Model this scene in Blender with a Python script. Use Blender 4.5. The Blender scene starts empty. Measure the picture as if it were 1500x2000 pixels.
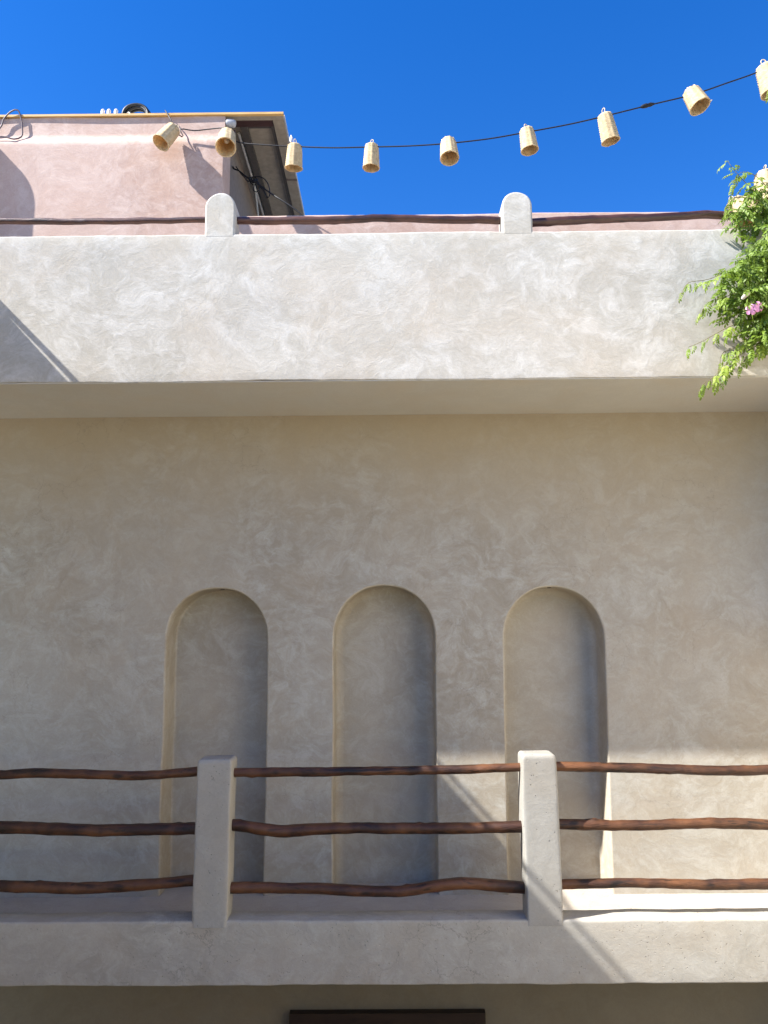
import bpy, bmesh, math, random
from mathutils import Vector, Matrix, noise, Quaternion
from mathutils.geometry import delaunay_2d_cdt
rnd = random.Random(11)
scene = bpy.context.scene
col = scene.collection

# ------------------------------------------------------------------ camera
cam_data = bpy.data.cameras.new('camera')
cam = bpy.data.objects.new('camera', cam_data); col.objects.link(cam)
cam_data.sensor_fit = 'VERTICAL'; cam_data.sensor_height = 36.0
cam_data.lens = 36.0 * 1502 / 2000
cam_data.clip_start = 0.05; cam_data.clip_end = 3000
pitch, yaw, roll = math.radians(8.7), math.radians(0.3), math.radians(0.43)
fwd = Vector((-math.sin(yaw) * math.cos(pitch), math.cos(yaw) * math.cos(pitch), math.sin(pitch)))
rt = Vector((math.cos(yaw), math.sin(yaw), 0)); up = rt.cross(fwd)
r2 = rt * math.cos(roll) - up * math.sin(roll); u2 = up * math.cos(roll) + rt * math.sin(roll)
M = Matrix((r2, u2, -fwd)).transposed().to_4x4(); M.translation = (0, 0, 1.75)
cam.matrix_world = M
scene.camera = cam

# ------------------------------------------------------------------ sky, sun, exposure
SUN_DIR = Vector((1.0, 0.348, -1.075)).normalized()      # the way the light travels
SUN_EL = math.asin(-SUN_DIR.z)
SUN_AZ = math.atan2(-SUN_DIR.x, -SUN_DIR.y)
world = bpy.data.worlds.new('World'); scene.world = world; world.use_nodes = True
wn, wl = world.node_tree.nodes, world.node_tree.links
wn.clear()
sky = wn.new('ShaderNodeTexSky'); sky.sky_type = 'NISHITA'; sky.sun_disc = False
sky.sun_elevation = SUN_EL; sky.sun_rotation = SUN_AZ
sky.altitude = 600; sky.air_density = 1.0; sky.dust_density = 0.05; sky.ozone_density = 2.6
hs = wn.new('ShaderNodeHueSaturation'); hs.inputs['Saturation'].default_value = 1.38
hs.inputs['Hue'].default_value = 0.514
bg = wn.new('ShaderNodeBackground'); bg.inputs['Strength'].default_value = 0.097
wo = wn.new('ShaderNodeOutputWorld')
wl.new(sky.outputs[0], hs.inputs['Color']); wl.new(hs.outputs[0], bg.inputs['Color'])
wl.new(bg.outputs[0], wo.inputs['Surface'])
sun_data = bpy.data.lights.new('sun', 'SUN'); sun_data.energy = 5.0
sun_data.angle = math.radians(0.53); sun_data.color = (1.0, 0.965, 0.91)
sun = bpy.data.objects.new('sun', sun_data); col.objects.link(sun)
sun.rotation_euler = SUN_DIR.to_track_quat('-Z', 'Y').to_euler()
scene.view_settings.view_transform = 'Standard'; scene.view_settings.look = 'None'
scene.view_settings.exposure = 1.5; scene.view_settings.gamma = 1.0
scene.view_settings.use_curve_mapping = False
scene.cycles.max_bounces = 10; scene.cycles.diffuse_bounces = 7

# ------------------------------------------------------------------ material helpers
class NT:
    def __init__(s, name):
        s.m = bpy.data.materials.new(name); s.m.use_nodes = True
        s.n = s.m.node_tree.nodes; s.l = s.m.node_tree.links
        s.b = s.n['Principled BSDF']; s.out = s.n['Material Output']
        g = s.n.new('ShaderNodeNewGeometry'); s.pos = g.outputs['Position']
    def set(s, inp, v):
        if isinstance(v, bpy.types.NodeSocket): s.l.new(v, inp)
        else: inp.default_value = v
    def noise(s, vec, scale, detail=4, rough=0.55, dist=0.0):
        n = s.n.new('ShaderNodeTexNoise'); s.set(n.inputs['Vector'], vec)
        n.inputs['Scale'].default_value = scale; n.inputs['Detail'].default_value = detail
        n.inputs['Roughness'].default_value = rough; n.inputs['Distortion'].default_value = dist
        return n
    def vm(s, op, a, b=None, scale=None):
        n = s.n.new('ShaderNodeVectorMath'); n.operation = op; s.set(n.inputs[0], a)
        if b is not None: s.set(n.inputs[1], b)
        if scale is not None: s.set(n.inputs['Scale'], scale)
        return n.outputs[0]
    def math(s, op, a, b=0.5, clamp=False):
        n = s.n.new('ShaderNodeMath'); n.operation = op; n.use_clamp = clamp
        s.set(n.inputs[0], a); s.set(n.inputs[1], b); return n.outputs[0]
    def ramp(s, fac, stops):
        n = s.n.new('ShaderNodeValToRGB'); s.l.new(fac, n.inputs[0])
        e = n.color_ramp.elements
        while len(e) < len(stops): e.new(0.5)
        for k, (p, c) in zip(e, stops):
            k.position = p; k.color = (c, c, c, 1) if isinstance(c, (int, float)) else (*c, 1)
        return n.outputs[0]
    def mix(s, fac, a, b, mode='MIX'):
        n = s.n.new('ShaderNodeMix'); n.data_type = 'RGBA'; n.blend_type = mode
        s.set(n.inputs['Factor'], fac)
        for i, v in ((6, a), (7, b)):
            s.set(n.inputs[i], (*v, 1) if isinstance(v, tuple) else v)
        return n.outputs[2]
    def bump(s, h, dist, strength=1.0, prev=None):
        n = s.n.new('ShaderNodeBump'); n.inputs['Distance'].default_value = dist
        n.inputs['Strength'].default_value = strength; s.l.new(h, n.inputs['Height'])
        if prev is not None: s.l.new(prev, n.inputs['Normal'])
        return n.outputs[0]
    def done(s, color, rough=0.7, spec=0.3, normal=None):
        s.set(s.b.inputs['Base Color'], (*color, 1) if isinstance(color, tuple) else color)
        s.set(s.b.inputs['Roughness'], rough); s.b.inputs['Specular IOR Level'].default_value = spec
        if normal is not None: s.l.new(normal, s.b.inputs['Normal'])
        return s.m

def plaster(name, dark, mid, light, patch=0.7, relief=0.004, grain=0.0012, pits=0.0, slab_shade=None, seed=0.0, cracks=0.0):
    t = NT(name)
    p0 = t.vm('ADD', t.pos, (seed, seed * .7, seed * 1.3))
    w = t.noise(p0, 1.7, 3)
    warp = t.vm('SCALE', t.vm('SUBTRACT', w.outputs['Color'], (.5, .5, .5)), scale=0.42)
    p1 = t.vm('ADD', p0, warp)
    w2 = t.noise(p0, 6.0, 3)
    p2 = t.vm('ADD', p1, t.vm('SCALE', t.vm('SUBTRACT', w2.outputs['Color'], (.5, .5, .5)), scale=0.07))
    big = t.noise(p1, 1.1, 6, .6)
    base = t.mix(t.ramp(big.outputs[0], [(.40, 0), (.60, 1)]), dark, mid)
    med = t.noise(t.vm('MULTIPLY', p2, (1, 1, 1.15)), 7.0, 10, .72, .35)
    msk = t.ramp(med.outputs[0], [(.45, 0), (.63, 1)])
    # the trowel leaves short strokes: noise stretched along a wandering direction
    st = t.noise(t.vm('MULTIPLY', p2, (19, 19, 27)), 1.0, 7, .66, .9)
    stm = t.ramp(st.outputs[0], [(.42, 0), (.66, 1)])
    f = t.math('MULTIPLY', t.math('ADD', t.math('MULTIPLY', msk, .75), t.math('MULTIPLY', stm, .35)), patch, True)
    c = t.mix(f, base, light)
    hue = t.noise(p1, 2.3, 5, .6)
    c = t.mix(t.math('MULTIPLY', t.ramp(hue.outputs[0], [(.45, 0), (.7, 1)]), .45), c,
              tuple(a * b for a, b in zip(mid, (1.03, .93, .82))))
    if slab_shade is not None:
        # brownish shade under the slab put into the colour, patchy along its lower edge
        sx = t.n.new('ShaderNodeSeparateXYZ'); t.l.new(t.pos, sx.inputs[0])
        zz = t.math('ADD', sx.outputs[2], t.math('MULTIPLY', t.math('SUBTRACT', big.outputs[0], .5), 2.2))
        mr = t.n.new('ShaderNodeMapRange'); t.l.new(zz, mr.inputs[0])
        mr.inputs[1].default_value = slab_shade[0]; mr.inputs[2].default_value = slab_shade[1]
        c = t.mix(t.math('MULTIPLY', mr.outputs[0], slab_shade[3]), c, slab_shade[2])
    fine = t.noise(p0, 90, 4, .7)
    c = t.mix(t.math('MULTIPLY', t.ramp(fine.outputs[0], [(.35, 1), (.62, 0)]), .16), c,
              tuple(v * .62 for v in mid))
    n = t.bump(st.outputs[0], relief)
    n = t.bump(med.outputs[0], relief * 1.8, 1.0, n)
    n = t.bump(fine.outputs[0], grain, 1.0, n)
    if pits:
        v = t.n.new('ShaderNodeTexVoronoi'); v.inputs['Scale'].default_value = 55; t.l.new(p0, v.inputs['Vector'])
        gate = t.noise(p0, 14, 2)
        pit = t.math('MULTIPLY', t.ramp(v.outputs[0], [(.10, 1), (.20, 0)]),
                     t.ramp(gate.outputs[0], [(.5, 0), (.6, 1)]))
        c = t.mix(t.math('MULTIPLY', pit, pits), c, tuple(v_ * .38 for v_ in mid))
        n = t.bump(t.math('SUBTRACT', 1.0, pit), .003, 1.0, n)
    if cracks:
        v = t.n.new('ShaderNodeTexVoronoi'); v.feature = 'DISTANCE_TO_EDGE'; v.inputs['Scale'].default_value = 4.2
        cw = t.noise(p0, 9, 4, .7)
        t.l.new(t.vm('ADD', p0, t.vm('SCALE', t.vm('SUBTRACT', cw.outputs['Color'], (.5, .5, .5)), scale=.14)), v.inputs['Vector'])
        gate = t.noise(p0, 1.4, 3)
        ck = t.math('MULTIPLY', t.ramp(v.outputs[0], [(.0, 1), (.012, 0)]), t.ramp(gate.outputs[0], [(.50, 0), (.60, 1)]))
        c = t.mix(t.math('MULTIPLY', ck, cracks), c, tuple(v_ * .35 for v_ in mid))
    return t.done(c, .78, .25, n)

MAT = {}
MAT['parapet'] = plaster('parapet_plaster', (.39, .364, .308), (.443, .418, .364), (.60, .582, .535), .85, .0013, .0008)
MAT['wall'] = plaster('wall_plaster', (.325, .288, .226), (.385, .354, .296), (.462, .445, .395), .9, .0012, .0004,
                      slab_shade=(2.0, 3.25, (.345, .278, .178), .8), seed=4.0, cracks=.28)
MAT['niche'] = plaster('niche_plaster', (.345, .30, .228), (.405, .362, .288), (.47, .437, .367), .85, .0010, .0003, seed=9.0)
MAT['fascia'] = plaster('fascia_plaster', (.298, .281, .240), (.35, .333, .292), (.405, .392, .352), .9, .0013, .0005, pits=.25, seed=2.0, cracks=.5)
MAT['post'] = plaster('post_plaster', (.29, .28, .252), (.33, .32, .29), (.385, .375, .345), .55, .0012, .0006, pits=.8, seed=13.0)
MAT['floor'] = plaster('floor_plaster', (.355, .325, .285), (.40, .37, .328), (.46, .43, .385), .6, .0016, .0010, pits=.7, seed=17.0)
MAT['soffit'] = plaster('soffit_plaster', (.50, .482, .428), (.525, .506, .452), (.55, .535, .485), .7, .0007, .0003, seed=21.0)
MAT['pink'] = plaster('pink_plaster', (.40, .275, .225), (.475, .345, .29), (.57, .445, .385), .9, .0013, .0005, seed=27.0)
MAT['sand'] = plaster('sand_plaster', (.74, .65, .50), (.78, .70, .55), (.82, .75, .61), .6, .0012, .0005, seed=31.0)
MAT['shadewall'] = plaster('ground_floor_shade_plaster', (.155, .135, .09), (.17, .15, .105), (.195, .175, .125), .5, .0009, .0003, seed=37.0)  # deep shade under the balcony put into the base colour

def wood(name, a, b, c, rough, axis=(3, 30, 30), bumpd=.004, coat=0.0, knots=False):
    t = NT(name)
    w = t.noise(t.pos, 5, 2)
    p = t.vm('ADD', t.pos, t.vm('SCALE', t.vm('SUBTRACT', w.outputs['Color'], (.5, .5, .5)), scale=.05))
    g = t.noise(t.vm('MULTIPLY', p, axis), 1.0, 8, .62, .4)
    k = t.noise(p, 3.5, 4, .6)
    cc = t.mix(t.ramp(g.outputs[0], [(.34, 0), (.68, 1)]), a, b)
    cc = t.mix(t.ramp(k.outputs[0], [(.42, 0), (.70, 1)]), cc, c)
    if knots:
        kn = t.n.new('ShaderNodeTexVoronoi'); kn.inputs['Scale'].default_value = 1.0
        t.l.new(t.vm('MULTIPLY', p, (6, 14, 14)), kn.inputs['Vector'])
        kk = t.ramp(kn.outputs[0], [(.10, 1), (.24, 0)])
        cc = t.mix(t.math('MULTIPLY', kk, .8), cc, tuple(v * .25 for v in a))
        crack = t.ramp(g.outputs[0], [(.36, 1), (.42, 0)])
        cc = t.mix(t.math('MULTIPLY', crack, .7), cc, tuple(v * .2 for v in a))
    n = t.bump(g.outputs[0], bumpd)
    m = t.done(cc, rough, .4, n)
    if coat:
        t.b.inputs['Coat Weight'].default_value = coat; t.b.inputs['Coat Roughness'].default_value = .3
    return m
MAT['pole'] = wood('varnished_pole', (.011, .0045, .003), (.050, .017, .008), (.155, .062, .023), .5, (4, 40, 40), .008, .05, True)
MAT['oldpole'] = wood('terrace_pole', (.026, .009, .006), (.055, .018, .011), (.11, .045, .028), .42, (4, 38, 38), .004, .3, True)
MAT['board'] = wood('roof_board', (.50, .30, .10), (.66, .44, .17), (.58, .37, .15), .55, (5, 60, 60), .001)
MAT['beam'] = wood('dark_beam', (.035, .012, .010), (.06, .02, .016), (.045, .018, .014), .5)
MAT['darkwood'] = wood('dark_frame', (.012, .006, .004), (.026, .014, .008), (.018, .010, .006), .45, (4, 30, 30), .002)

def plain(name, c, rough=.6, spec=.3, var=.15, scale=25):
    t = NT(name)
    n = t.noise(t.pos, scale, 5, .6)
    cc = t.mix(t.ramp(n.outputs[0], [(.3, 0), (.7, 1)]), tuple(v * (1 - var) for v in c), tuple(min(1, v * (1 + var)) for v in c))
    return t.done(cc, rough, spec, t.bump(n.outputs[0], .001))
MAT['ceiling'] = plain('eave_boards', (.30, .265, .21), .7, .2)
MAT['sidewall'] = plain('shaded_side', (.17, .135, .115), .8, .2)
MAT['joist_and_gap'] = plain('joist_paint', (.07, .062, .055), .6)
MAT['conduit'] = plain('conduit_plastic', (.42, .42, .40), .5)
MAT['cord'] = plain('black_cord', (.012, .012, .014), .5)
MAT['cable'] = plain('mauve_cable', (.10, .075, .085), .5)
MAT['lampgrey'] = plain('floodlight_paint', (.36, .38, .42), .4)
MAT['rubber'] = plain('black_hose', (.016, .017, .018), .45, .4)
MAT['white'] = plain('white_clip', (.72, .66, .62), .6)
MAT['ground'] = plain('courtyard_tiles', (.26, .235, .19), .6, .3, .2, 6)
MAT['hole'] = plain('dark_fitting', (.03, .025, .02), .5)
MAT['loop'] = plain('raffia_loop', (.60, .50, .34), .7)
MAT['bulb'] = plain('lamp_socket', (.62, .56, .46), .5)

def raffia(name, a, b, tr):
    t = NT(name)
    n = t.noise(t.vm('MULTIPLY', t.pos, (30, 30, 110)), 1.0, 5, .6)
    k = t.noise(t.pos, 38, 3)
    c = t.mix(t.ramp(n.outputs[0], [(.3, 0), (.7, 1)]), a, b)
    c = t.mix(t.math('MULTIPLY', t.ramp(k.outputs[0], [(.40, 1), (.56, 0)]), .35), c, tuple(v * .6 for v in a))
    t.done(c, .65, .2, t.bump(n.outputs[0], .0012))
    tl = t.n.new('ShaderNodeBsdfTranslucent'); t.l.new(t.mix(.5, c, (.75, .42, .14)), tl.inputs[0])
    mx = t.n.new('ShaderNodeMixShader'); mx.inputs[0].default_value = tr
    t.l.new(t.b.outputs[0], mx.inputs[1]); t.l.new(tl.outputs[0], mx.inputs[2])
    t.l.new(mx.outputs[0], t.out.inputs[0]); return t.m
MAT['raffia'] = raffia('woven_raffia', (.62, .48, .27), (.80, .66, .42), .28)

def leafmat():
    t = NT('vine_leaf')
    oi = t.n.new('ShaderNodeObjectInfo')
    c = t.mix(oi.outputs['Random'], (.075, .14, .017), (.30, .37, .055))
    n = t.noise(t.pos, 26, 3)
    c = t.mix(t.ramp(n.outputs[0], [(.35, 0), (.65, .8)]), c, (.22, .32, .04))
    t.done(c, .5, .4, t.bump(n.outputs[0], .001))
    tl = t.n.new('ShaderNodeBsdfTranslucent'); t.l.new(t.mix(.5, c, (.28, .42, .03)), tl.inputs[0])
    mx = t.n.new('ShaderNodeMixShader'); mx.inputs[0].default_value = .35
    t.l.new(t.b.outputs[0], mx.inputs[1]); t.l.new(tl.outputs[0], mx.inputs[2])
    t.l.new(mx.outputs[0], t.out.inputs[0]); return t.m
MAT['leaf'] = leafmat()
MAT['stem'] = plain('vine_stem', (.16, .14, .06), .6)
MAT['petal'] = plain('pink_petal', (.75, .34, .58), .6, .2, .12, 60)
MAT['throat'] = plain('flower_throat', (.62, .16, .36), .6)
MAT['dry'] = plain('dry_seed_pod', (.45, .41, .36), .7)

# ------------------------------------------------------------------ object helpers
def tag(o, label=None, cat=None, group=None, kind=None):
    for k, v in (('label', label), ('category', cat), ('group', group), ('kind', kind)):
        if v: o[k] = v
    return o
def thing(name, loc, label, cat, group=None):
    o = bpy.data.objects.new(name, None); col.objects.link(o); o.location = loc
    o.empty_display_size = .1
    return tag(o, label, cat, group)
def root_loc(o):
    v = Vector((0, 0, 0))
    while o is not None: v += Vector(o.location); o = o.parent
    return v
def mk(name, verts, faces, mat, parent=None, smooth=None):
    """one mesh object from world coordinates; smooth = sharp-edge angle in degrees"""
    off = root_loc(parent)
    me = bpy.data.meshes.new(name)
    me.from_pydata([tuple(Vector(v) - off) for v in verts], [], faces)
    bm = bmesh.new(); bm.from_mesh(me); bmesh.ops.recalc_face_normals(bm, faces=bm.faces); bm.to_mesh(me); bm.free()
    if smooth is not None:
        me.polygons.foreach_set('use_smooth', [True] * len(me.polygons))
        me.set_sharp_from_angle(angle=math.radians(smooth))
    me.materials.append(MAT[mat])
    o = bpy.data.objects.new(name, me); col.objects.link(o)
    if parent is not None: o.parent = parent
    return o
class Geo:
    def __init__(s): s.v = []; s.f = []
    def add(s, v, f):
        k = len(s.v); s.v += [tuple(p) for p in v]; s.f += [[i + k for i in q] for q in f]; return s
    def box(s, x0, x1, y0, y1, z0, z1):
        return s.add([(x, y, z) for x in (x0, x1) for y in (y0, y1) for z in (z0, z1)],
                     [(0, 1, 3, 2), (4, 6, 7, 5), (0, 4, 5, 1), (2, 3, 7, 6), (0, 2, 6, 4), (1, 5, 7, 3)])
    def tube(s, pts, r, n=8, cap=True):
        pts = [Vector(p) for p in pts]; rings = []; nrm = None
        for i, p in enumerate(pts):
            t = (pts[min(i + 1, len(pts) - 1)] - pts[max(i - 1, 0)]).normalized()
            if nrm is None: nrm = t.orthogonal().normalized()
            nrm = (nrm - t * nrm.dot(t)).normalized(); b = t.cross(nrm)
            rr = r(i) if callable(r) else r
            rings.append([p + (nrm * math.cos(a) + b * math.sin(a)) * (rr(a) if callable(rr) else rr)
                          for a in [2 * math.pi * k / n for k in range(n)]])
        v = [q for rg in rings for q in rg]
        f = [(i * n + k, i * n + (k + 1) % n, (i + 1) * n + (k + 1) % n, (i + 1) * n + k)
             for i in range(len(pts) - 1) for k in range(n)]
        if cap: f += [tuple(range(n))[::-1], tuple((len(pts) - 1) * n + k for k in range(n))]
        return s.add(v, f)
    def build(s, name, mat, parent=None, smooth=None): return mk(name, s.v, s.f, mat, parent, smooth)
def smooth_path(ctrl, step=.04):
    c = [Vector(p) for p in ctrl]; c = [c[0] * 2 - c[1]] + c + [c[-1] * 2 - c[-2]]; out = []
    for i in range(1, len(c) - 2):
        n = max(2, int((c[i + 1] - c[i]).length / step))
        for k in range(n):
            t = k / n; a, b, d, e = c[i - 1], c[i], c[i + 1], c[i + 2]
            out.append(.5 * ((2 * b) + (d - a) * t + (2 * a - 5 * b + 4 * d - e) * t * t + (3 * b - a - 3 * d + e) * t ** 3))
    out.append(c[-2]); return out
def nz(x, y=0.0, z=0.0): return noise.noise(Vector((x, y, z)))

def swept_bar(name, prof, x0, x1, n, mat, parent, amp=.003, smooth=50, freq=1.7, calm=()):
    """a closed (y, z) profile swept along x with a hand-made waviness"""
    v = []; f = []; m = len(prof)
    for i in range(n + 1):
        x = x0 + (x1 - x0) * i / n
        for j, (y, z) in enumerate(prof):
            cf = 1.0
            for a_, b_, zz_ in calm:
                if z > zz_: cf *= min(1, max(0, max(a_ - x, x - b_) / .06))
            ap, amp_ = amp * cf, amp
            amp = ap
            v.append((x, y + amp * nz(x * freq, y * 9, z * 3), z + amp * 1.6 * nz(x * freq + 40, y * 3, z * 2) + amp * .8 * nz(x * freq * 4, 7, z * 2) + amp * .5 * nz(x * freq * 11, 3, z * 3)))
            amp = amp_
    for i in range(n):
        for j in range(m):
            f.append((i * m + j, i * m + (j + 1) % m, (i + 1) * m + (j + 1) % m, (i + 1) * m + j))
    f += [tuple(range(m)), tuple(n * m + j for j in range(m))[::-1]]
    return mk(name, v, f, mat, parent, smooth)
def rounded(prof, radii, seg=4):
    out = []; n = len(prof)
    for i, (p, r) in enumerate(zip(prof, radii)):
        if r <= 0: out.append(p); continue
        p = Vector(p); a = (Vector(prof[i - 1]) - p).normalized(); b = (Vector(prof[(i + 1) % n]) - p).normalized()
        s, e = p + a * r, p + b * r
        for k in range(seg + 1):
            t = k / seg; q = s * (1 - t) ** 2 + p * 2 * t * (1 - t) + e * t * t; out.append((q.x, q.y))
    return out
def dense(prof, step):
    out = []
    for i, p in enumerate(prof):
        q = prof[(i + 1) % len(prof)]; d = math.dist(p, q); k = max(1, int(d / step))
        out += [(p[0] + (q[0] - p[0]) * j / k, p[1] + (q[1] - p[1]) * j / k) for j in range(k)]
    return out

# ------------------------------------------------------------------ ground
g = Geo(); g.add([(-900, -900, -3.3), (900, -900, -3.3), (900, 900, -3.3), (-900, 900, -3.3)], [(0, 1, 2, 3)])
tag(g.build('ground', 'ground'), kind='structure')

# ------------------------------------------------------------------ the house across the courtyard
FY, WY = 4.23, 4.94          # facade plane and the wall at the back of the balcony
X0, X1 = -7.0, 4.6
house = thing('courtyard_house', (0, 4.9, -3.3), 'beige plastered courtyard house with a deep balcony and three arched niches', 'building')

def arch_outline(xl, xlb, xr, xrb, ztop, zs, seed):
    """left foot, up, over the arch and down to the right foot, slightly uneven as shaped by hand"""
    zb = .12; pts = []; nl = 14; na = 36
    for i in range(nl): t = i / nl; pts.append((xlb + (xl - xlb) * t, zb + (zs - zb) * t))
    cx, rx, rz = (xl + xr) / 2, (xr - xl) / 2, ztop - zs
    for i in range(na + 1):
        a = math.pi * (1 - i / na)
        c, s_ = math.cos(a), math.sin(a)
        e = 2 / 2.12
        pts.append((cx + rx * math.copysign(abs(c) ** e, c), zs + rz * abs(s_) ** e))
    for i in range(1, nl + 1): t = i / nl; pts.append((xr + (xrb - xr) * t, zs + (zb - zs) * t))
    return [(x + .006 * nz(x * 3 + seed, z * 2.2, seed), z + .006 * nz(x * 3, z * 2.2, seed + 5)) if z > zb + .001 else (x, z) for x, z in pts]
def offset(pts, d):
    out = []
    for i, (x, z) in enumerate(pts):
        a = Vector(pts[max(i - 1, 0)]); b = Vector(pts[min(i + 1, len(pts) - 1)]); t = (b - a).normalized()
        q = Vector((x, z)) + Vector((-t.y, t.x)) * d
        if i in (0, len(pts) - 1): q.y = z
        out.append((q.x, q.y))
    return out
ND = .225
niches = [arch_outline(-1.415, -1.405, -.772, -.775, 2.022, 1.70, 1.0),
          arch_outline(-.348, -.354, .290, .284, 2.030, 1.70, 2.0),
          arch_outline(.726, .712, 1.362, 1.334, 2.012, 1.68, 3.0)]
RR = .011
bound = [(X0, .12)]
for o in niches: bound += offset(o, RR)
bound += [(X1, .12), (X1, 3.30), (X0, 3.30)]
bound = bound[::-1]
cd = delaunay_2d_cdt([Vector(q) for q in bound], [], [list(range(len(bound)))], 1, 1e-6)
gv = [(q.x, WY, q.y) for q in cd[0]]; gf = [list(q) for q in cd[2]]
mk('back_wall', gv, gf, 'wall', house)
for k, o in enumerate(niches):
    prof = [(RR * (1 - math.sin(a)), RR * (1 - math.cos(a))) for a in [math.pi / 2 * i / 6 for i in range(7)]]
    fr = (.016, .05, .045)[k]
    prof += [(0, ND * .35), (0, ND * .7)] + [(-fr * (1 - math.cos(a)), ND - fr + fr * math.sin(a)) for a in [math.pi / 2 * i / 6 for i in range(7)]]
    v = []; m = len(o)
    for d, y in prof:
        v += [(x, WY + y, z) for x, z in offset(o, d)]
    f = [(r * m + i, r * m + i + 1, (r + 1) * m + i + 1, (r + 1) * m + i) for r in range(len(prof) - 1) for i in range(m - 1)]
    b = len(v); v += [(x, WY + ND, z) for x, z in offset(o, -fr)]
    f.append(tuple(range(b, b + m)))
    n_ = mk('niche', v, f, 'niche', house, 40)
    n_['label'] = ('left arched niche behind the balcony post', 'middle arched niche between the posts', 'right arched niche partly in sunlight')[k]
    # a small dark lamp fitting in the crown of the arch
    cx, cz = o[14 + 18][0] + (.012 if k == 0 else 0), o[14 + 18][1]
    if k != 1:
        q = Geo(); q.tube([(cx, WY + .07, cz + .02), (cx, WY + .07, cz - .004)], .013, 12); q.build('light_fitting', 'hole', house, 40)

# lower balcony edge, floor and underside
pl = rounded([(FY, -.036), (FY, .270), (FY + .15, .272), (FY + .15, -.036)], [.008, .014, .012, 0], 4)
swept_bar('balcony_edge', dense(pl, .06), X0, X1, 260, 'fascia', house, .0035)
g = Geo(); g.box(X0, X1, FY + .152, 5.35, -.034, .164); g.build('balcony_floor', 'floor', house)
# a worn plaster fillet where the floor meets the wall
# upper parapet and soffit
pu = rounded([(FY, 3.163), (FY, 4.064), (FY + .14, 4.066), (FY + .14, 3.167)], [.006, .012, .012, 0], 4)
swept_bar('parapet', dense(pu, .05), X0, X1, 560, 'parapet', house, .0042, calm=((-1.08, -.88, 3.9), (.68, .878, 3.9)))
sp = dense([(FY + .007, 3.158), (FY + .007, 3.163), (FY + .1425, 3.164), (FY + .1425, 3.40), (5.36, 3.40), (5.36, 3.155)], .12)
swept_bar('soffit', [(y, z) for y, z in sp], X0, X1, 60, 'soffit', house, .0015)
g = Geo(); g.box(X0, X1, FY + .142, 5.36, 3.402, 3.44); g.build('terrace_floor', 'floor', house)
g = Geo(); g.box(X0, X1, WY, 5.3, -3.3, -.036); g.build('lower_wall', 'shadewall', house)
g = Geo(); g.box(X0 - .15, X0 - .002, FY, 9, -3.3, 3.44); g.build('end_wall', 'sand', house)
g = Geo(); g.box(X1 + .002, X1 + .15, FY, 9, -3.3, 3.44); g.build('end_wall', 'sand', house)
g = Geo(); g.box(2.70, 2.85, FY + .156, 4.936, .167, 1.95); g.build('end_wall', 'sand', house)  # unseen half-height wall, added to bounce sunlight onto the niche reveals
g = Geo(); g.box(X0, X1, 5.362, 9, 3.1, 3.43); g.build('rear_roof', 'sand', house)

# ------------------------------------------------------------------ railings
def pole(name, ctrl, r0, mat, parent, seed, ecc=.12, bend=.006):
    c = [(x, y + bend * nz(x * 2, seed), z) for x, y, z in ctrl]
    p = smooth_path(c, .014)
    p = [q + Vector((0, .004 * nz(q.x * 5, seed, 2), .0035 * nz(q.x * 6.5, seed, 9) + .002 * nz(q.x * 19, seed, 4))) for q in p]
    L = len(p); kr = random.Random(int(seed * 10)); x_lo, x_hi = p[0].x, p[-1].x
    knots = [(kr.uniform(x_lo, x_hi), kr.uniform(0, 6.28), kr.uniform(.012, .03), kr.uniform(.10, .26)) for _ in range(max(2, int((x_hi - x_lo) * 2.6)))]
    def knot(x, a):
        return sum(h * math.exp(-((x - kx) / w_) ** 2) * max(0, math.cos(a - ka)) ** 4 for kx, ka, w_, h in knots)
    def rad(i):
        x = p[i].x + p[i].y; px_ = p[i].x
        base = r0 * .95 * (1 + .10 * nz(x * 1.4, seed, 1) + .07 * nz(x * 7, seed, 3))
        return lambda a: base * (1 + ecc * nz(math.cos(a) * 1.2, math.sin(a) * 1.2 + seed, x * 2.5) + .07 * nz(math.cos(a) * 3, math.sin(a) * 3 + seed, x * 14) + knot(px_, a))
    q = Geo(); q.tube(p, rad, 14)
    return q.build(name, mat, parent, 60)

rail = thing('balcony_railing', (0, 4.305, .27), 'lower balcony railing of three rows of dark varnished logs between two pale plaster posts', 'railing')
PY = 4.305
def lower_post(name, cx_t, cx_b, ztop, w, seed):
    v = []; f = []; n = 48; y0, y1 = FY - .003, FY + .153
    zs = [.24 + (ztop - .026 - .24) * i / 26 for i in range(27)]
    rings = [(z, 1.0, 0) for z in zs] + [(ztop - .026 + .026 * math.sin(a), 1, .026 * (1 - math.cos(a))) for a in [math.pi / 2 * i / 6 for i in range(1, 7)]]
    for z, s_, ins in rings:
        t = (z - .24) / (ztop - .24); cx = cx_b + (cx_t - cx_b) * t; hx, hy = w / 2 - ins * .75, (y1 - y0) / 2 - ins * .6; cy = (y0 + y1) / 2; e = .15
        for k in range(n):
            a = 2 * math.pi * (k + .5) / n
            ca, sa = math.cos(a), math.sin(a)
            x = cx + hx * math.copysign(abs(ca) ** e, ca) + .005 * nz(z * 3.2, seed, max(-1, min(1, ca * 4))) + .002 * nz(z * 9, seed + 3, ca)
            y = cy + hy * math.copysign(abs(sa) ** e, sa) + .003 * nz(z * 4, seed + 9, sa * 2)
            v.append((x, y, z + (.004 * nz(ca * 2, sa * 2, seed) if ins > 0 else 0)))
    for r in range(len(rings) - 1):
        for k in range(n): f.append((r * n + k, r * n + (k + 1) % n, (r + 1) * n + (k + 1) % n, (r + 1) * n + k))
    f.append(tuple((len(rings) - 1) * n + k for k in range(n)))
    return mk(name, v, f, 'post', parent=rail, smooth=50)
lower_post('post', -.932, -.939, 1.075, .185, 1.0)
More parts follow.
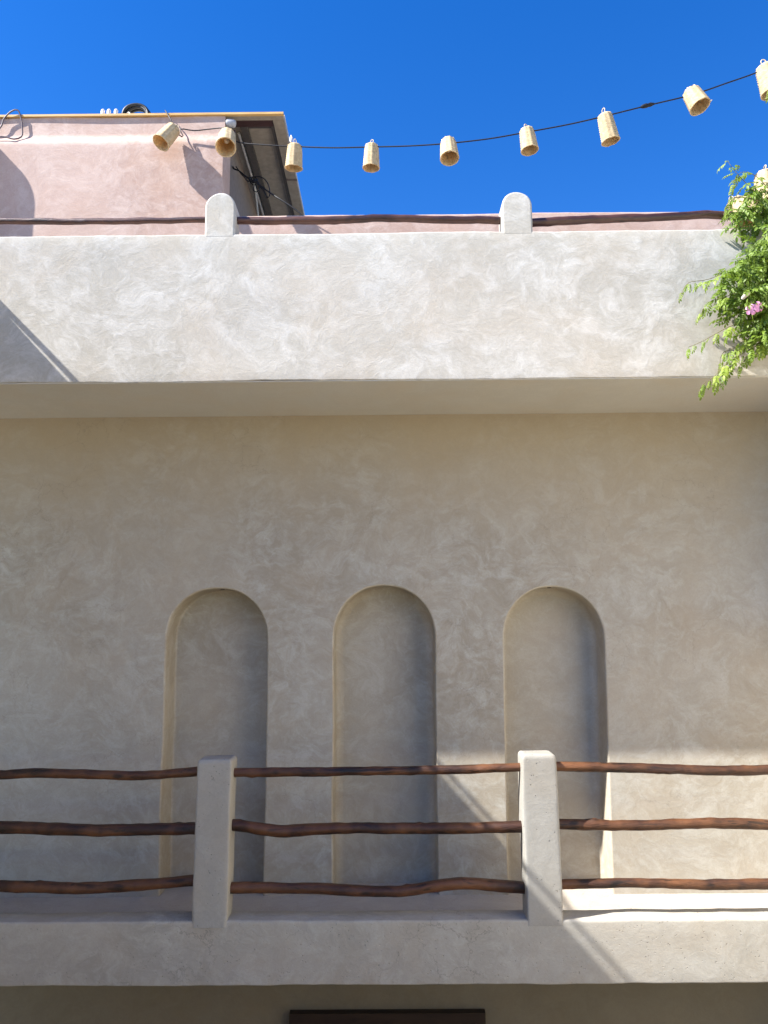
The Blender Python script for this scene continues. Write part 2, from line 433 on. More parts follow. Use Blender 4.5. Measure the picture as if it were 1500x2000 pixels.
lower_post('post', .790, .793, 1.090, .187, 6.0)['label'] = 'sunlit right post'
LR = [
 ([(-4.6, 4.305, .99), (-3.4, 4.305, 1.0), (-2.273, 4.305, .995), (-2.106, 4.305, .994), (-1.885, 4.305, .998), (-1.552, 4.305, .988), (-1.303, 4.305, .984), (-.98, 4.305, 1.006)], .0255),
 ([(-4.6, 4.305, .73), (-3.4, 4.305, .72), (-2.253, 4.305, .727), (-2.088, 4.305, .723), (-1.813, 4.305, .711), (-1.538, 4.305, .704), (-1.265, 4.305, .705), (-.98, 4.305, .710)], .033),
 ([(-4.6, 4.305, .42), (-3.4, 4.305, .44), (-2.231, 4.305, .433), (-2.068, 4.305, .427), (-1.66, 4.305, .412), (-1.389, 4.305, .421), (-.98, 4.305, .452)], .0305),
 ([(-.885, 4.305, .997), (-.557, 4.305, .995), (-.171, 4.305, .998), (.243, 4.305, 1.001), (.74, 4.305, 1.012)], .0245),
 ([(-.885, 4.305, .731), (-.663, 4.305, .704), (-.554, 4.305, .693), (-.335, 4.305, .705), (.101, 4.305, .703), (.374, 4.305, .701), (.74, 4.305, .713)], .031),
 ([(-.895, 4.305, .411), (-.442, 4.305, .405), (-.064, 4.305, .388), (.097, 4.305, .390), (.205, 4.305, .406), (.367, 4.305, .425), (.529, 4.305, .415), (.75, 4.305, .394)], .030),
 ([(.84, 4.305, 1.016), (1.207, 4.305, 1.008), (1.755, 4.305, .989), (2.029, 4.305, .992), (2.222, 4.305, .994), (3.2, 4.305, 1.0), (4.6, 4.305, .99)], .027),
 ([(.84, 4.305, .719), (1.055, 4.305, .715), (1.354, 4.305, .711), (1.735, 4.305, .721), (2.006, 4.305, .710), (2.196, 4.305, .706), (3.2, 4.305, .71), (4.6, 4.305, .72)], .0285),
 ([(.84, 4.305, .416), (1.31, 4.305, .421), (1.713, 4.305, .414), (1.982, 4.305, .415), (2.169, 4.305, .409), (3.2, 4.305, .42), (4.6, 4.305, .41)], .027)]
for i, (c, r) in enumerate(LR): pole('pole', c, r, 'pole', rail, 3.7 * i + 1)

trail = thing('terrace_railing', (0, 4.29, 4.066), 'upper terrace railing of dark logs between two round-topped plaster posts', 'railing')
def arch_post(xl, xr, ztop, seed):
    zb, y0, y1 = 4.050, FY - .0006, FY + .142
    rx = (xr - xl) / 2; cx = (xl + xr) / 2; zs = ztop - rx * 1.04
    out = [(xr, zb + (zs - zb) * i / 6) for i in range(6)]
    out += [(cx + rx * math.cos(a), zs + rx * 1.04 * math.sin(a)) for a in [math.pi * i / 26 for i in range(27)]]
    out += [(xl, zs + (zb - zs) * i / 6) for i in range(1, 7)]
    out = [(x + .004 * nz(x * 8, z * 8, seed), z + (.004 * nz(x * 8, z * 8, seed + 3) if z > zb + .01 else 0)) for x, z in out]
    rb = .012; prof = [(-rb * (1 - math.sin(a)), y0 + rb * (1 - math.cos(a))) for a in [math.pi / 2 * i / 4 for i in range(5)]]
    prof += [(0, (y0 + y1) / 2)] + [(-rb * (1 - math.cos(a)), y1 - rb + rb * math.sin(a)) for a in [math.pi / 2 * i / 4 for i in range(5)]]
    # outline runs anticlockwise, so the outward side is on its right
    def off2(d):
        q = []
        for i, (x, z) in enumerate(out):
            a = Vector(out[max(i - 1, 0)]); b = Vector(out[min(i + 1, len(out) - 1)]); t = (b - a).normalized()
            q.append((x + t.y * d, z - t.x * d if 0 < i < len(out) - 1 else z))
        return q
    v = []; m = len(out)
    for d, y in prof: v += [(x, y, z) for x, z in off2(d)]
    f = [(r * m + i, r * m + i + 1, (r + 1) * m + i + 1, (r + 1) * m + i) for r in range(len(prof) - 1) for i in range(m - 1)]
    for d, y in (prof[0], prof[-1]):
        b = len(v); v += [(x, y, z) for x, z in off2(d)]; f.append(tuple(range(b, b + m)))
    return mk('post', v, f, 'parapet', trail, 40)
arch_post(-1.070, -.890, 4.330, 1.0); arch_post(.690, .868, 4.316, 5.0)
UR = [
 ([(-4.6, 4.295, 4.19), (-3.5, 4.295, 4.20), (-2.506, 4.295, 4.199), (-2.32, 4.295, 4.197), (-1.949, 4.295, 4.190), (-1.702, 4.295, 4.187), (-1.394, 4.295, 4.190), (-1.02, 4.295, 4.193)], .019),
 ([(-.94, 4.295, 4.185), (-.47, 4.295, 4.180), (-.163, 4.295, 4.186), (.021, 4.295, 4.191), (.39, 4.295, 4.174), (.74, 4.295, 4.170)], .0235),
 ([(.82, 4.295, 4.147), (1.217, 4.295, 4.168), (1.677, 4.295, 4.179), (1.922, 4.295, 4.190), (2.227, 4.295, 4.173), (2.501, 4.295, 4.167), (3.5, 4.295, 4.18), (4.6, 4.295, 4.17)], .026)]
for i, (c, r) in enumerate(UR): pole('pole', c, r, 'oldpole', trail, 5.1 * i + 40, .12, .003)

# ------------------------------------------------------------------ low pink terrace wall and rooftop room
tw = thing('terrace_wall', (1.2, 5.27, 3.44), 'low pink plastered wall along the back of the terrace behind the log rail', 'wall')
p = rounded([(5.20, 3.44), (5.20, 4.737), (5.36, 4.737), (5.36, 3.44)], [0, .014, .014, 0], 4)
swept_bar('wall_body', dense(p, .15), -1.186, X1, 120, 'pink', tw, .003)

room = thing('rooftop_room', (-2.6, 6.8, 3.43), 'pink plastered room on the roof under a flat overhanging roof', 'building')
RX = -1.188
pr_ = rounded([(5.165, 3.44), (5.165, 5.315), (5.212, 5.385), (5.212, 5.542), (5.42, 5.542), (5.42, 3.44)], [0, .03, .03, 0, 0, 0], 5)
swept_bar('front_wall', dense(pr_, .06), X0, RX, 120, 'pink', room, .004)
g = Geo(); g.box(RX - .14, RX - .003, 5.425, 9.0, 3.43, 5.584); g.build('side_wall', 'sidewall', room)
# roof: front board, right border, recessed panel, joists, painted shadow gap
g = Geo(); g.box(X0, -.753, 5.196, 5.222, 5.5455, 5.562); b_ = g.build('roof_board', 'board', room)
g = Geo(); g.box(X0, -.757, 5.2225, 5.27, 5.546, 5.5615); g.build('eave_border', 'ceiling', room)
g = Geo(); g.box(-.842, -.757, 5.272, 9.0, 5.546, 5.590); g.build('eave_border', 'ceiling', room)
g = Geo(); g.box(X0, -.843, 5.272, 9.0, 5.586, 5.593); g.build('eave_panel', 'ceiling', room)
g = Geo(); g.box(RX, -.848, 5.274, 5.352, 5.552, 5.585); g.build('lintel', 'beam', room)
g = Geo(); g.box(-1.105, -1.052, 5.354, 9.0, 5.552, 5.585); g.build('joist_and_gap', 'joist_and_gap', room)
g = Geo(); g.box(-.872, -.846, 5.354, 9.0, 5.558, 5.585); g.build('joist_and_gap', 'joist_and_gap', room)  # dark strip painting in the shadow gap beside the border
g = Geo(); g.box(-1.052, -.872, 5.354, 5.40, 5.572, 5.585); g.build('joist_and_gap', 'joist_and_gap', room)
g = Geo(); g.box(-.842, -.752, 6.03, 6.06, 5.5445, 5.5462); g.build('joint_strip', 'sidewall', room)
g = Geo(); g.tube([(-1.135, 5.45, 5.568), (-1.135, 7.0, 5.568), (-1.135, 8.9, 5.568)], .011, 10); g.build('conduit', 'conduit', room, 40)
g = Geo(); g.tube(smooth_path([(-1.135, 5.95, 5.565), (-1.118, 6.05, 5.50), (-1.112, 6.2, 5.36), (-1.13, 6.5, 5.05)]), .008, 8); g.build('conduit', 'conduit', room, 40)
g = Geo()
# unseen rounded shape added left of the view to cast the curved shadow
bt = [(-4.05, 3.44), (-4.05, 5.25)] + [(-3.52 - .53 * math.cos(a), 5.25 + .5 * math.sin(a)) for a in [math.pi * i / 24 for i in range(1, 24)]] + [(-2.99, 5.25), (-2.99, 3.44)]
nb = len(bt)
g.add([(x, 5.01, z) for x, z in bt] + [(x, 5.162, z) for x, z in bt], [tuple(range(nb)), tuple(range(nb, 2 * nb))] + [(i, (i + 1) % nb, nb + (i + 1) % nb, nb + i) for i in range(nb)])
g.build('shadow_caster', 'pink', room, 40)
for y, z in ((5.62, 0), (6.92, 0)):
    q = Geo(); q.tube([(-.752, y, 5.60), (-.748, y, 5.64), (-.75, y + .004, 5.665)], lambda i: (.011, .013, .006)[i], 8)
    q.build('edge_clip', 'white', room, 50)
for x in (-2.14, -2.094, -2.04):
    q = Geo()
    q.tube([(x, 5.30, 5.60), (x, 5.30, 5.652), (x + .002, 5.30, 5.666), (x + .003, 5.30, 5.674)], lambda i: (.012, .0155, .014, .006)[i], 9)
    q.build('roof_peg', 'white', room, 60)
g = Geo(); g.box(X0, -.757, 5.29, 9.0, 5.595, 5.604); g.build('roof_top', 'sand', room)

# coil of black hose lying on the roof
coil = thing('hose_coil', (-1.962, 5.5, 5.612), 'rounded coil of black hose standing on the edge of the pink room roof', 'hose')
q = Geo()
pts = []
for i in range(181):
    a = i / 180 * 2 * math.pi * 7; k = i / 180
    rr = .096 + .010 * math.sin(a * .37 + 1) - .016 * abs(k - .5)
    pts.append((-1.962 + rr * math.cos(a) * 1.02, 5.50 + .075 * k + .006 * math.sin(a * 1.7), 5.768 + rr * math.sin(a) + .006 * nz(i * .2)))
q.tube(pts, .0125, 8); q.build('hose', 'rubber', coil, 60)
q = Geo(); q.tube(smooth_path([(-2.056, 5.54, 5.77), (-2.01, 5.50, 5.785), (-1.95, 5.49, 5.725), (-1.88, 5.52, 5.77)]), .016, 8); q.build('tie_wrap', 'rubber', coil, 60)

fl = thing('floodlight', (-1.15, 5.245, 5.50), 'small blue-grey floodlight tucked under the roof corner of the pink room', 'lamp')
q = Geo(); q.tube([(-1.184, 5.235, 5.500), (-1.176, 5.235, 5.500), (-1.150, 5.236, 5.499), (-1.128, 5.237, 5.498), (-1.116, 5.238, 5.496), (-1.113, 5.238, 5.495)],
                  lambda i: (.024, .030, .031, .030, .023, .008)[i], 18); q.build('lamp_body', 'lampgrey', fl, 40)
q = Geo(); q.box(-1.165, -1.145, 5.262, 5.275, 5.44, 5.53); q.box(-1.150, -1.120, 5.25, 5.272, 5.425, 5.455); q.build('bracket', 'beam', fl)

# ------------------------------------------------------------------ cords and cables
sc = thing('string_cord', (.4, 4.7, 5.0), 'thin black cord strung from the pink room across the sky carrying the woven lamps', 'cord')
cord = [(-1.631, 5.19, 5.578), (-1.575, 5.135, 5.47), (-1.50, 5.125, 5.33), (-1.475, 5.13, 5.33), (-1.497, 5.13, 5.383), (-1.392, 5.13, 5.369), (-1.277, 5.12, 5.373), (-1.171, 5.08, 5.352), (-1.126, 5.05, 5.302), (-1.06, 5.04, 5.214), (-.84, 4.98, 5.146), (-.63, 4.93, 5.098), (-.36, 4.86, 5.038), (-.09, 4.8, 5.0), (.165, 4.73, 4.957), (.417, 4.66, 4.925), (.68, 4.6, 4.914), (.922, 4.55, 4.924), (1.173, 4.49, 4.932), (1.389, 4.44, 4.951), (1.653, 4.4, 4.993), (1.919, 4.36, 5.034), (2.127, 4.33, 5.089), (2.34, 4.3, 5.151), (2.75, 4.2, 5.27)]
q = Geo(); q.tube(smooth_path(cord, .03), .0044, 7); q.build('cord', 'cord', sc, 60)
q = Geo(); q.tube([(1.610, 4.403, 4.984), (1.625, 4.402, 4.988), (1.645, 4.401, 4.993), (1.655, 4.40, 4.994), (1.67, 4.40, 4.999), (1.695, 4.398, 5.003)], lambda i: (.007, .0125, .014, .011, .013, .006)[i], 10)
q.build('connector', 'cord', sc, 50)
q = Geo(); q.tube([(2.75, 4.2, 3.3), (2.75, 4.2, 4.4), (2.75, 4.2, 5.3)], .02, 10)
q.build('support_post', 'beam', sc, 40)
lc = thing('loop_cable', (-2.8, 5.2, 5.45), 'mauve cable hanging in a loop over the pink wall at the far left', 'cable')
q = Geo(); q.tube(smooth_path([(-3.3, 5.19, 5.36), (-2.952, 5.19, 5.408), (-2.854, 5.19, 5.45), (-2.829, 5.188, 5.524), (-2.774, 5.182, 5.579), (-2.729, 5.182, 5.589), (-2.703, 5.188, 5.531), (-2.686, 5.188, 5.439), (-2.688, 5.185, 5.373), (-2.731, 5.165, 5.341), (-2.792, 5.165, 5.358), (-2.846, 5.165, 5.363), (-2.921, 5.17, 5.356), (-3.3, 5.17, 5.35)], .02), .0055, 7)
q.build('cable', 'cable', lc, 60)
tc = thing('tangled_cable', (-.9, 5.4, 5.05), 'tangled black cable knotted under the roof overhang and sagging to the low pink wall', 'cable')
q = Geo()
q.tube(smooth_path([(-1.187, 5.52, 5.33), (-1.175, 5.5, 5.30), (-1.139, 5.5, 5.286), (-1.08, 5.45, 5.211), (-1.032, 5.45, 5.172), (-.964, 5.4, 5.106), (-.877, 5.35, 5.012), (-.791, 5.3, 4.927), (-.693, 5.28, 4.848), (-.60, 5.27, 4.765), (-.56, 5.26, 4.742)], .025), .0062, 7)
q.tube(smooth_path([(-1.16, 5.5, 5.32), (-1.10, 5.47, 5.225), (-1.047, 5.44, 5.191), (-1.002, 5.43, 5.185), (-.976, 5.42, 5.153), (-.990, 5.42, 5.112), (-1.03, 5.43, 5.14), (-1.021, 5.43, 5.181), (-.945, 5.4, 5.165), (-.902, 5.4, 5.127), (-.878, 5.38, 5.059), (-.872, 5.36, 4.99), (-.89, 5.36, 4.975), (-.924, 5.39, 5.05), (-.966, 5.41, 5.105)], .015), .0042, 6)
q.tube(smooth_path([(-1.10, 5.46, 5.225), (-1.05, 5.43, 5.15), (-1.00, 5.415, 5.155), (-.962, 5.41, 5.12), (-.958, 5.41, 5.075), (-.978, 5.41, 5.05), (-1.003, 5.42, 5.068), (-1.0, 5.42, 5.11), (-.97, 5.41, 5.14)], .012), .0034, 6)
for k in range(4):
    cx, cz = -1.02 + .012 * k, 5.165 - .012 * k
    q.tube([(cx + .024 * math.cos(a + k), 5.43 - .004 * k + .01 * math.sin(a * 2), cz + .014 * math.sin(a + k * .6)) for a in [2 * math.pi * i / 20 for i in range(21)]], .0045, 6)
q.build('cable', 'cord', tc, 60)

# ------------------------------------------------------------------ woven lamps
L0 = .20
def shade_profile(v):       # v 0 at the crown, 1 at the mouth
    if v < .16:
        a = v / .16 * math.pi / 2; return .014 + .037 * math.sin(a), -.022 * (1 - math.cos(a))
    t = (v - .16) / .84
    return .051 + .012 * t ** .8, -.022 - (L0 - .022) * t
def shade_mesh():
    nu, nv = 40, 27; v = []; f = []
    for lay in (0, 1):
        for j in range(nv + 1):
            r, z = shade_profile(j / nv)
            for i in range(nu):
                rib = math.cos(2 * math.pi * i / 4)                    # an upright stave every fourth column
                over = (1 if (i // 4 + j) % 2 else -1) * .0026
                rr = r + (.0022 * rib + over * (.5 + .5 * abs(rib)) if j > 2 else 0) - lay * .004
                rr += .0012 * nz(i * .9, j * .7)
                a = 2 * math.pi * i / nu + .03 * nz(j * .5, 3)
                v.append((rr * math.cos(a), rr * math.sin(a), z - (.003 * lay if j < 5 else 0) + .0016 * nz(i * 1.3, j, 5)))
    N = nu * (nv + 1)
    for j in range(nv):
        for i in range(nu):
            a, b, c, d = j * nu + i, j * nu + (i + 1) % nu, (j + 1) * nu + (i + 1) % nu, (j + 1) * nu + i
            f.append((a, b, c, d)); f.append((N + d, N + c, N + b, N + a))
    f.append(tuple(range(nu))[::-1])
    return v, f
lamp_lists = [   # top of the crown, hanging direction, scale, label
 ((-1.528, 5.10, 5.372), (-.40, -.34, -.85), (.98, .96), 'woven raffia lamp tilted sideways against the pink wall, leftmost on the cord'),
 ((-1.126, 5.03, 5.268), (.06, -.52, -.85), (1.08, 1.02), 'woven raffia lamp at the corner of the pink room with its wide mouth showing'),
 ((-.630, 4.93, 5.116), (-.06, .16, -.985), (.95, .84), 'woven raffia lamp hanging in front of the roof overhang edge'),
 ((-.090, 4.80, 5.020), (-.03, .07, -.997), (.88, .84), 'woven raffia lamp against plain sky, first to the right of the roof overhang'),
 ((.417, 4.66, 4.945), (.03, -.26, -.965), (.94, .80), 'woven raffia lamp against the sky, nearest left of the right round-topped post'),
 ((.915, 4.55, 4.948), (.11, -.02, -.99), (.86, .78), 'woven raffia lamp hanging above the right round-topped post'),
 ((1.389, 4.44, 4.968), (.20, .08, -.97), (.88, .92), 'woven raffia lamp with an upright loop, just left of the cord connector'),
 ((1.905, 4.36, 5.062), (.30, -.22, -.93), (.98, .72), 'woven raffia lamp tipped to the right with a loose raffia end, right of the connector'),
 ((2.352, 4.30, 5.185), (.20, .0, -.98), (1.08, .95), 'woven raffia lamp cut off by the right edge, highest on the cord'),
 ((2.36, 4.42, 4.545), (.0, .0, -1.0), (1.2, 1.05), 'woven raffia lamp above the vine at the right edge'),
 ((2.275, 4.47, 4.395), (-.22, -.2, -.95), (1.1, .9), 'woven raffia lamp half hidden in the vine above the terrace rail'),
 ((2.245, 4.62, 4.475), (.35, -.25, -.9), (1.0, .8), 'woven raffia lamp at the left fringe of the vine just above the terrace rail')]
def make_lamp():
    t = thing('woven_lamp', (0, 0, 0), 'x', 'lamp', 'woven lamps strung on the cord')
    v, f = shade_mesh(); mk('shade', v, f, 'raffia', t, 60)
    r, z = shade_profile(1.0)
    q = Geo(); n = 40
    ring = [(r * math.cos(a), r * math.sin(a), z + .0014 * math.sin(a * 7)) for a in [2 * math.pi * i / n for i in range(n + 1)]]
    q.tube(ring, lambda i: .0042 + .0010 * ((i % 2) * 2 - 1), 7, False); q.build('rim', 'raffia', t, 60)
    q = Geo(); q.tube(smooth_path([(-.006, 0, -.004), (-.012, .002, .014), (-.008, .003, .032), (.004, .002, .040), (.013, 0, .030), (.010, -.002, .014), (.003, 0, -.003)], .006), .0030, 6)
    q.build('hanging_loop', 'loop', t, 60)
    q = Geo(); q.tube([(0, 0, -.012), (0, 0, -.05), (0, 0, -.058), (0, 0, -.09), (0, 0, -.115), (0, 0, -.125)], lambda i: (.012, .013, .016, .022, .016, .004)[i], 10)
    q.build('bulb', 'bulb', t, 50)
    return t
proto = make_lamp()
for i, (top, d, sc_, lab) in enumerate(lamp_lists):
    o = proto if i == 0 else proto.copy()
    if i: col.objects.link(o)
    o['label'] = lab
    o.location = top
    zax = -Vector(d).normalized()
    qd = Vector((0, 0, 1)).rotation_difference(zax)
    o.rotation_mode = 'QUATERNION'
    o.rotation_quaternion = qd @ Quaternion((0, 0, 1), 1.9 * i + .4)
    o.scale = (sc_[0], sc_[0], sc_[1])
    if i:
        for ch in list(proto.children):
            c = ch.copy(); col.objects.link(c); c.parent = o
    if i == 7:
        q = bpy.data.meshes.new('loose_end'); gg = Geo(); gg.tube(smooth_path([(.055, .0, -.196), (.068, .002, -.19), (.085, 0, -.172), (.094, 0, -.165)], .008), .0034, 6)
        q.from_pydata(gg.v, [], gg.f); q.materials.append(MAT['loop'])
        le = bpy.data.objects.new('loose_end', q); col.objects.link(le); le.parent = o
        le.rotation_euler.z = -(1.9 * i + .4)

# ------------------------------------------------------------------ trumpet vine over the right end of the parapet
vine = thing('trumpet_vine', (2.45, 4.2, 4.07), 'leafy green vine with pink flowers tumbling over the parapet at the right edge', 'plant')
STEMS = {
 'i': [(2.56, 4.3, 4.12), (2.52, 4.28, 4.587), (2.42, 4.25, 4.93), (2.345, 4.22, 4.965), (2.305, 4.21, 4.925)],
 'a': [(2.474, 4.2, 4.097), (2.168, 4.1, 3.872), (1.976, 4.08, 3.756), (1.822, 4.1, 3.691), (1.714, 4.12, 3.68), (1.67, 4.13, 3.615)],
 'b': [(2.462, 4.2, 3.969), (2.127, 4.05, 3.664), (1.921, 4.05, 3.576), (1.812, 4.1, 3.554), (1.774, 4.12, 3.502)],
 'c': [(2.378, 4.2, 3.686), (2.053, 4.05, 3.455), (1.887, 4.07, 3.39), (1.768, 4.1, 3.329), (1.688, 4.12, 3.298)],
 'd': [(2.37, 4.2, 3.593), (2.084, 4.08, 3.318), (1.901, 4.1, 3.208), (1.81, 4.1, 3.121), (1.741, 4.1, 3.071), (1.721, 4.1, 3.025)],
 'e': [(2.543, 4.3, 3.95), (2.317, 4.22, 4.122), (2.148, 4.2, 4.306), (2.064, 4.2, 4.417), (2.03, 4.2, 4.475)],
 'f': [(2.548, 4.3, 4.0), (2.328, 4.2, 4.192), (2.192, 4.2, 4.375), (2.104, 4.2, 4.405), (2.053, 4.2, 4.345)],
 'g': [(2.554, 4.3, 4.1), (2.24, 4.16, 4.17), (2.094, 4.15, 4.21), (2.004, 4.15, 4.205), (1.955, 4.15, 4.107)],
 'h': [(2.425, 4.2, 3.561), (2.131, 4.05, 3.379), (2.008, 4.08, 3.244), (1.94, 4.1, 3.164)],
 'j': [(2.378, 4.2, 3.686), (1.98, 4.1, 3.318), (1.876, 4.12, 3.261), (1.85, 4.12, 3.166), (1.835, 4.12, 3.089)],
 'k': [(2.50, 4.2, 4.05), (2.22, 4.02, 3.95), (2.06, 3.98, 3.86), (1.99, 4.02, 3.76)],
 'l': [(2.50, 4.2, 3.85), (2.25, 4.0, 3.72), (2.10, 3.96, 3.60), (2.02, 4.0, 3.49)],
 'm': [(2.45, 4.2, 3.6), (2.25, 4.03, 3.45), (2.14, 4.02, 3.33), (2.10, 4.04, 3.24)]}
def leaf_mesh(seed):
    """one pinnate leaf: a drooping midrib along +X with paired leaflets"""
    r = random.Random(seed); g_ = Geo(); Lr = .13; npair = 4 + seed % 2
    def mid(t): return Vector((Lr * t, 0, -.035 * t * t))
    g_.tube([mid(i / 6) for i in range(7)], .0009, 4)
    def leaflet(base, dirv, side, ln, wd):
        dirv = dirv.normalized(); upv = Vector((0, 0, 1)); upv = (upv - dirv * upv.dot(dirv)).normalized(); lat = dirv.cross(upv)
        cup = r.uniform(.15, .45); curl = r.uniform(.15, .75)
        st = [(0, 0.0), (.22, .8), (.5, 1.0), (.78, .62), (1, .0)]
        vv = []; ff = []
        for t, w in st:
            c = base + dirv * ln * t * (1 - .15 * curl * t) - upv * (curl * ln * t * t * .55)
            vv += [c - lat * wd * w + upv * (cup * wd * w), c, c + lat * wd * w + upv * (cup * wd * w)]
        for i in range(4):
            for k in range(2):
                a = i * 3 + k; ff.append((a, a + 1, a + 4, a + 3))
        g_.add(vv, ff)
    for i in range(npair):
        t = .28 + .60 * i / max(1, npair - 1)
        for s_ in (-1, 1):
            leaflet(mid(t), Vector((.62, s_ * .8, -.25 + r.uniform(-.25, .15))), s_, .046 * r.uniform(.8, 1.1), .0098 * r.uniform(.85, 1.15))
    leaflet(mid(1), Vector((1, 0, -.65)), 1, .054, .0110)
    me = bpy.data.meshes.new('leaf'); me.from_pydata(g_.v, [], g_.f)
    me.polygons.foreach_set('use_smooth', [True] * len(me.polygons)); me.materials.append(MAT['leaf']); return me
LM = [leaf_mesh(s_) for s_ in range(7)]
nleaf = 0
def put_leaf(pos, dirv, roll_, s_):
    global nleaf
    if nleaf >= 298: return
    nleaf += 1
    o = bpy.data.objects.new('leaf', LM[nleaf % len(LM)]); col.objects.link(o); o.parent = vine
    d = Vector(dirv).normalized(); upv = Vector((0, -.5, 1)); y = upv.cross(d).normalized(); z = d.cross(y)
    m = Matrix((d, y, z)).transposed().to_4x4() @ Matrix.Rotation(roll_, 4, 'X') @ Matrix.Scale(s_, 4)
    m.translation = Vector(pos) - Vector(vine.location); o.matrix_local = m
rl = random.Random(5)
for key, ctrl in STEMS.items():
    pth = smooth_path(ctrl, .02); q = Geo(); n_ = len(pth)
    q.tube(pth, lambda i: .0046 * (1 - .72 * i / n_), 6); q.build('stem', 'stem', vine, 60)
    stepn = 2 if key not in 'egfi' else 2
    for i in range(3, n_, stepn):
        p_ = pth[i]; t = (pth[min(i + 1, n_ - 1)] - pth[i - 1]).normalized()
        if p_.x > (2.36 if p_.z < 4.5 else 2.6): continue
        for s_ in ((-1, 1) if (i // stepn) % 2 or key in 'klm' else (rl.choice((-1, 1)),)):
            d = t * .55 + Vector((rl.uniform(-.35, .35), s_ * .45 - .30, rl.uniform(-.95, -.15)))
            tip = i / n_
            put_leaf(p_, d, rl.uniform(-.5, .5), rl.uniform(.45, .78) * (1.0 if tip < .8 else .72))
print('stem leaves', nleaf)
def bush_spot():
    while True:
        x, z = rl.uniform(1.86, 2.36), rl.uniform(3.30, 4.06)
        if z > 4.02 - max(0, 2.22 - x) * .95: continue
        if x < 2.02 and z < 3.46: continue
        if z < 3.44 and x > 2.12: continue
        if x < 1.93 and abs(z - 3.66) > .10: continue
        return x, z
while nleaf < 298:
    x, z = bush_spot()
    put_leaf((x, 4.05 - rl.uniform(0, .17), z), (rl.uniform(-.9, .3), rl.uniform(-.9, .1), rl.uniform(-.9, .1)), rl.uniform(-.8, .8), rl.uniform(.48, .78))
# the leaves deeper inside the tangle, past the first three hundred, in one piece
gv, gf = [], []
for k in range(1180):
    if k < 1020: x, z = bush_spot(); y = 4.16 - rl.uniform(0, .26)
    else:
        x, z = rl.uniform(2.03, 2.34), rl.uniform(4.05, 4.36); y = rl.uniform(4.12, 4.24)
        if z > 4.18 + (x - 2.0) * .75 or (x > 2.25 and z > 4.2): continue
    d = Vector((rl.uniform(-.9, .5), rl.uniform(-.9, .3), rl.uniform(-.9, .2))).normalized()
    yv = Vector((0, -.5, 1)).cross(d).normalized(); zv = d.cross(yv)
    m = Matrix((d, yv, zv)).transposed().to_4x4() @ Matrix.Rotation(rl.uniform(-.8, .8), 4, 'X') @ Matrix.Scale(rl.uniform(.42, .74), 4)
    m.translation = (x, y, z)
    me = LM[k % len(LM)]; b0 = len(gv)
    gv += [tuple(m @ v.co) for v in me.vertices]; gf += [[i + b0 for i in p.vertices] for p in me.polygons]
fo = mk('foliage', gv, gf, 'leaf', vine); fo['kind'] = 'stuff'
fo.data.polygons.foreach_set('use_smooth', [True] * len(fo.data.polygons))
# trumpet flowers
for k, (pp, ax) in enumerate([((1.941, 3.89, 3.419), (-.35, -.9, -.2)), ((1.984, 3.885, 3.434), (.2, -.95, -.12))]):
    ax = Vector(ax).normalized(); a1 = ax.orthogonal().normalized(); a2 = ax.cross(a1)
    q = Geo(); q.tube([Vector(pp) - ax * .05, Vector(pp) - ax * .03, Vector(pp) - ax * .008], lambda i: (.004, .009, .011)[i], 10, True)
    n5 = 5
    for j in range(n5):
        a = 2 * math.pi * j / n5 + k * .4; d = a1 * math.cos(a) + a2 * math.sin(a); tn = a2 * math.cos(a) - a1 * math.sin(a)
        vv = []; base = Vector(pp) - ax * .008
        for t, w in ((0, .35), (.35, .85), (.7, 1.0), (.92, .7), (1.0, .25)):
            c = base + d * (.009 + .021 * t) + ax * (.012 * t - .012 * t * t * 1.6)
            vv += [c - tn * .0115 * w + ax * .002 * w, c, c + tn * .0115 * w + ax * .002 * w]
        q.add(vv, [(i * 3 + m_, i * 3 + m_ + 1, i * 3 + m_ + 4, i * 3 + m_ + 3) for i in range(4) for m_ in range(2)])
    q.build('flower', 'petal', vine, 60)
q = Geo(); q.tube([(1.898, 3.90, 3.480), (1.905, 3.90, 3.487), (1.925, 3.90, 3.505), (1.940, 3.90, 3.518), (1.944, 3.90, 3.522)], lambda i: (.004, .010, .0115, .010, .004)[i], 8)
q.build('seed_pod', 'dry', vine, 50)

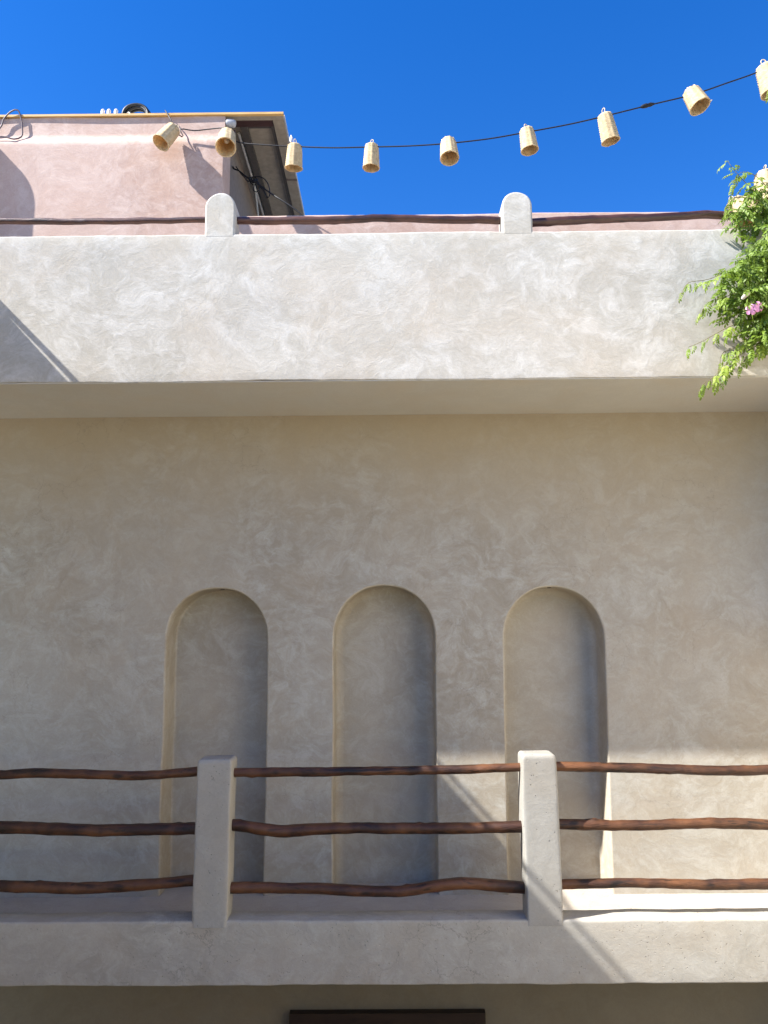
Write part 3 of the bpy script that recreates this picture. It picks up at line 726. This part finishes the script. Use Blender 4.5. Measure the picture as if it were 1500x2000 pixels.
# ------------------------------------------------------------------ dark framed panel on the ground floor
fp = thing('framed_panel', (-.03, 4.9, -2.7), 'dark brown wooden framed panel on the shaded wall below the balcony', 'panel')
def bar(name, pts, y0, y1):
    n = len(pts); q = Geo(); q.add([(x, y0, z) for x, z in pts] + [(x, y1, z) for x, z in pts],
        [tuple(range(n)), tuple(range(n, 2 * n))] + [(i, (i + 1) % n, n + (i + 1) % n, n + i) for i in range(n)])
    return q.build(name, 'darkwood', fp)
xa, xb, za, zb, w = -.602, .545, -2.7, -.468, .055
bar('frame_bar', [(xa, zb), (xb, zb), (xb - w, zb - w), (xa + w, zb - w)], 4.885, 4.938)
bar('frame_bar', [(xa, za), (xa + w, za + w), (xa + w, zb - w), (xa, zb)], 4.886, 4.938)
bar('frame_bar', [(xb, za), (xb, zb), (xb - w, zb - w), (xb - w, za + w)], 4.886, 4.938)
bar('frame_bar', [(xa, za), (xb, za), (xb - w, za + w), (xa + w, za + w)], 4.885, 4.938)
q = Geo(); q.box(xa + w, xb - w, 4.91, 4.937, za + w, zb - w); q.build('inner_panel', 'darkwood', fp)

# ------------------------------------------------------------------ the other three sides of the courtyard
lw = thing('left_wing', (-2.75, 1.8, -3.3), 'plastered left side of the courtyard with a terrace rail along its top', 'building')
g = Geo(); g.box(-2.815, -2.667, -.7, 4.222, -3.3, 4.07); g.build('wall', 'sand', lw)
g = Geo(); g.box(X0, -2.817, -.7, 4.227, 3.16, 3.44); g.build('terrace_floor', 'floor', lw)
c = [(-2.731, 4.215, 4.150), (-2.731, 4.08, 4.157), (-2.731, 3.95, 4.181), (-2.731, 3.8, 4.191), (-2.731, 3.5, 4.190), (-2.731, 3.2, 4.196), (-2.731, 2.94, 4.203), (-2.731, 2.5, 4.196), (-2.731, 1.5, 4.18), (-2.731, -.7, 4.18)]
q = Geo(); pth = smooth_path(c, .05); q.tube(pth, lambda i: .0165 + .001 * nz(i * .3), 12); q.build('pole', 'oldpole', lw, 60)
rw = thing('right_wing', (2.8, 1.8, -3.3), 'sunlit sand plastered right side of the courtyard', 'building')
g = Geo(); g.box(2.70, 2.85, -.7, 4.222, -3.3, 4.07); g.build('wall', 'sand', rw)
ow = thing('opposite_wing', (0, -.3, -3.3), 'plastered near side of the courtyard with the open terrace one looks from', 'building')
g = Geo(); g.box(-2.66, 2.69, -6, -.302, -3.3, .10); g.build('lower_storey', 'wall', ow)
g = Geo(); g.box(-2.66, 2.69, -6, .0, .102, .164); g.build('terrace_floor', 'ground', ow)
g = Geo(); g.box(-2.66, 2.69, .002, .15, -.034, .27); g.build('terrace_edge', 'fascia', ow)
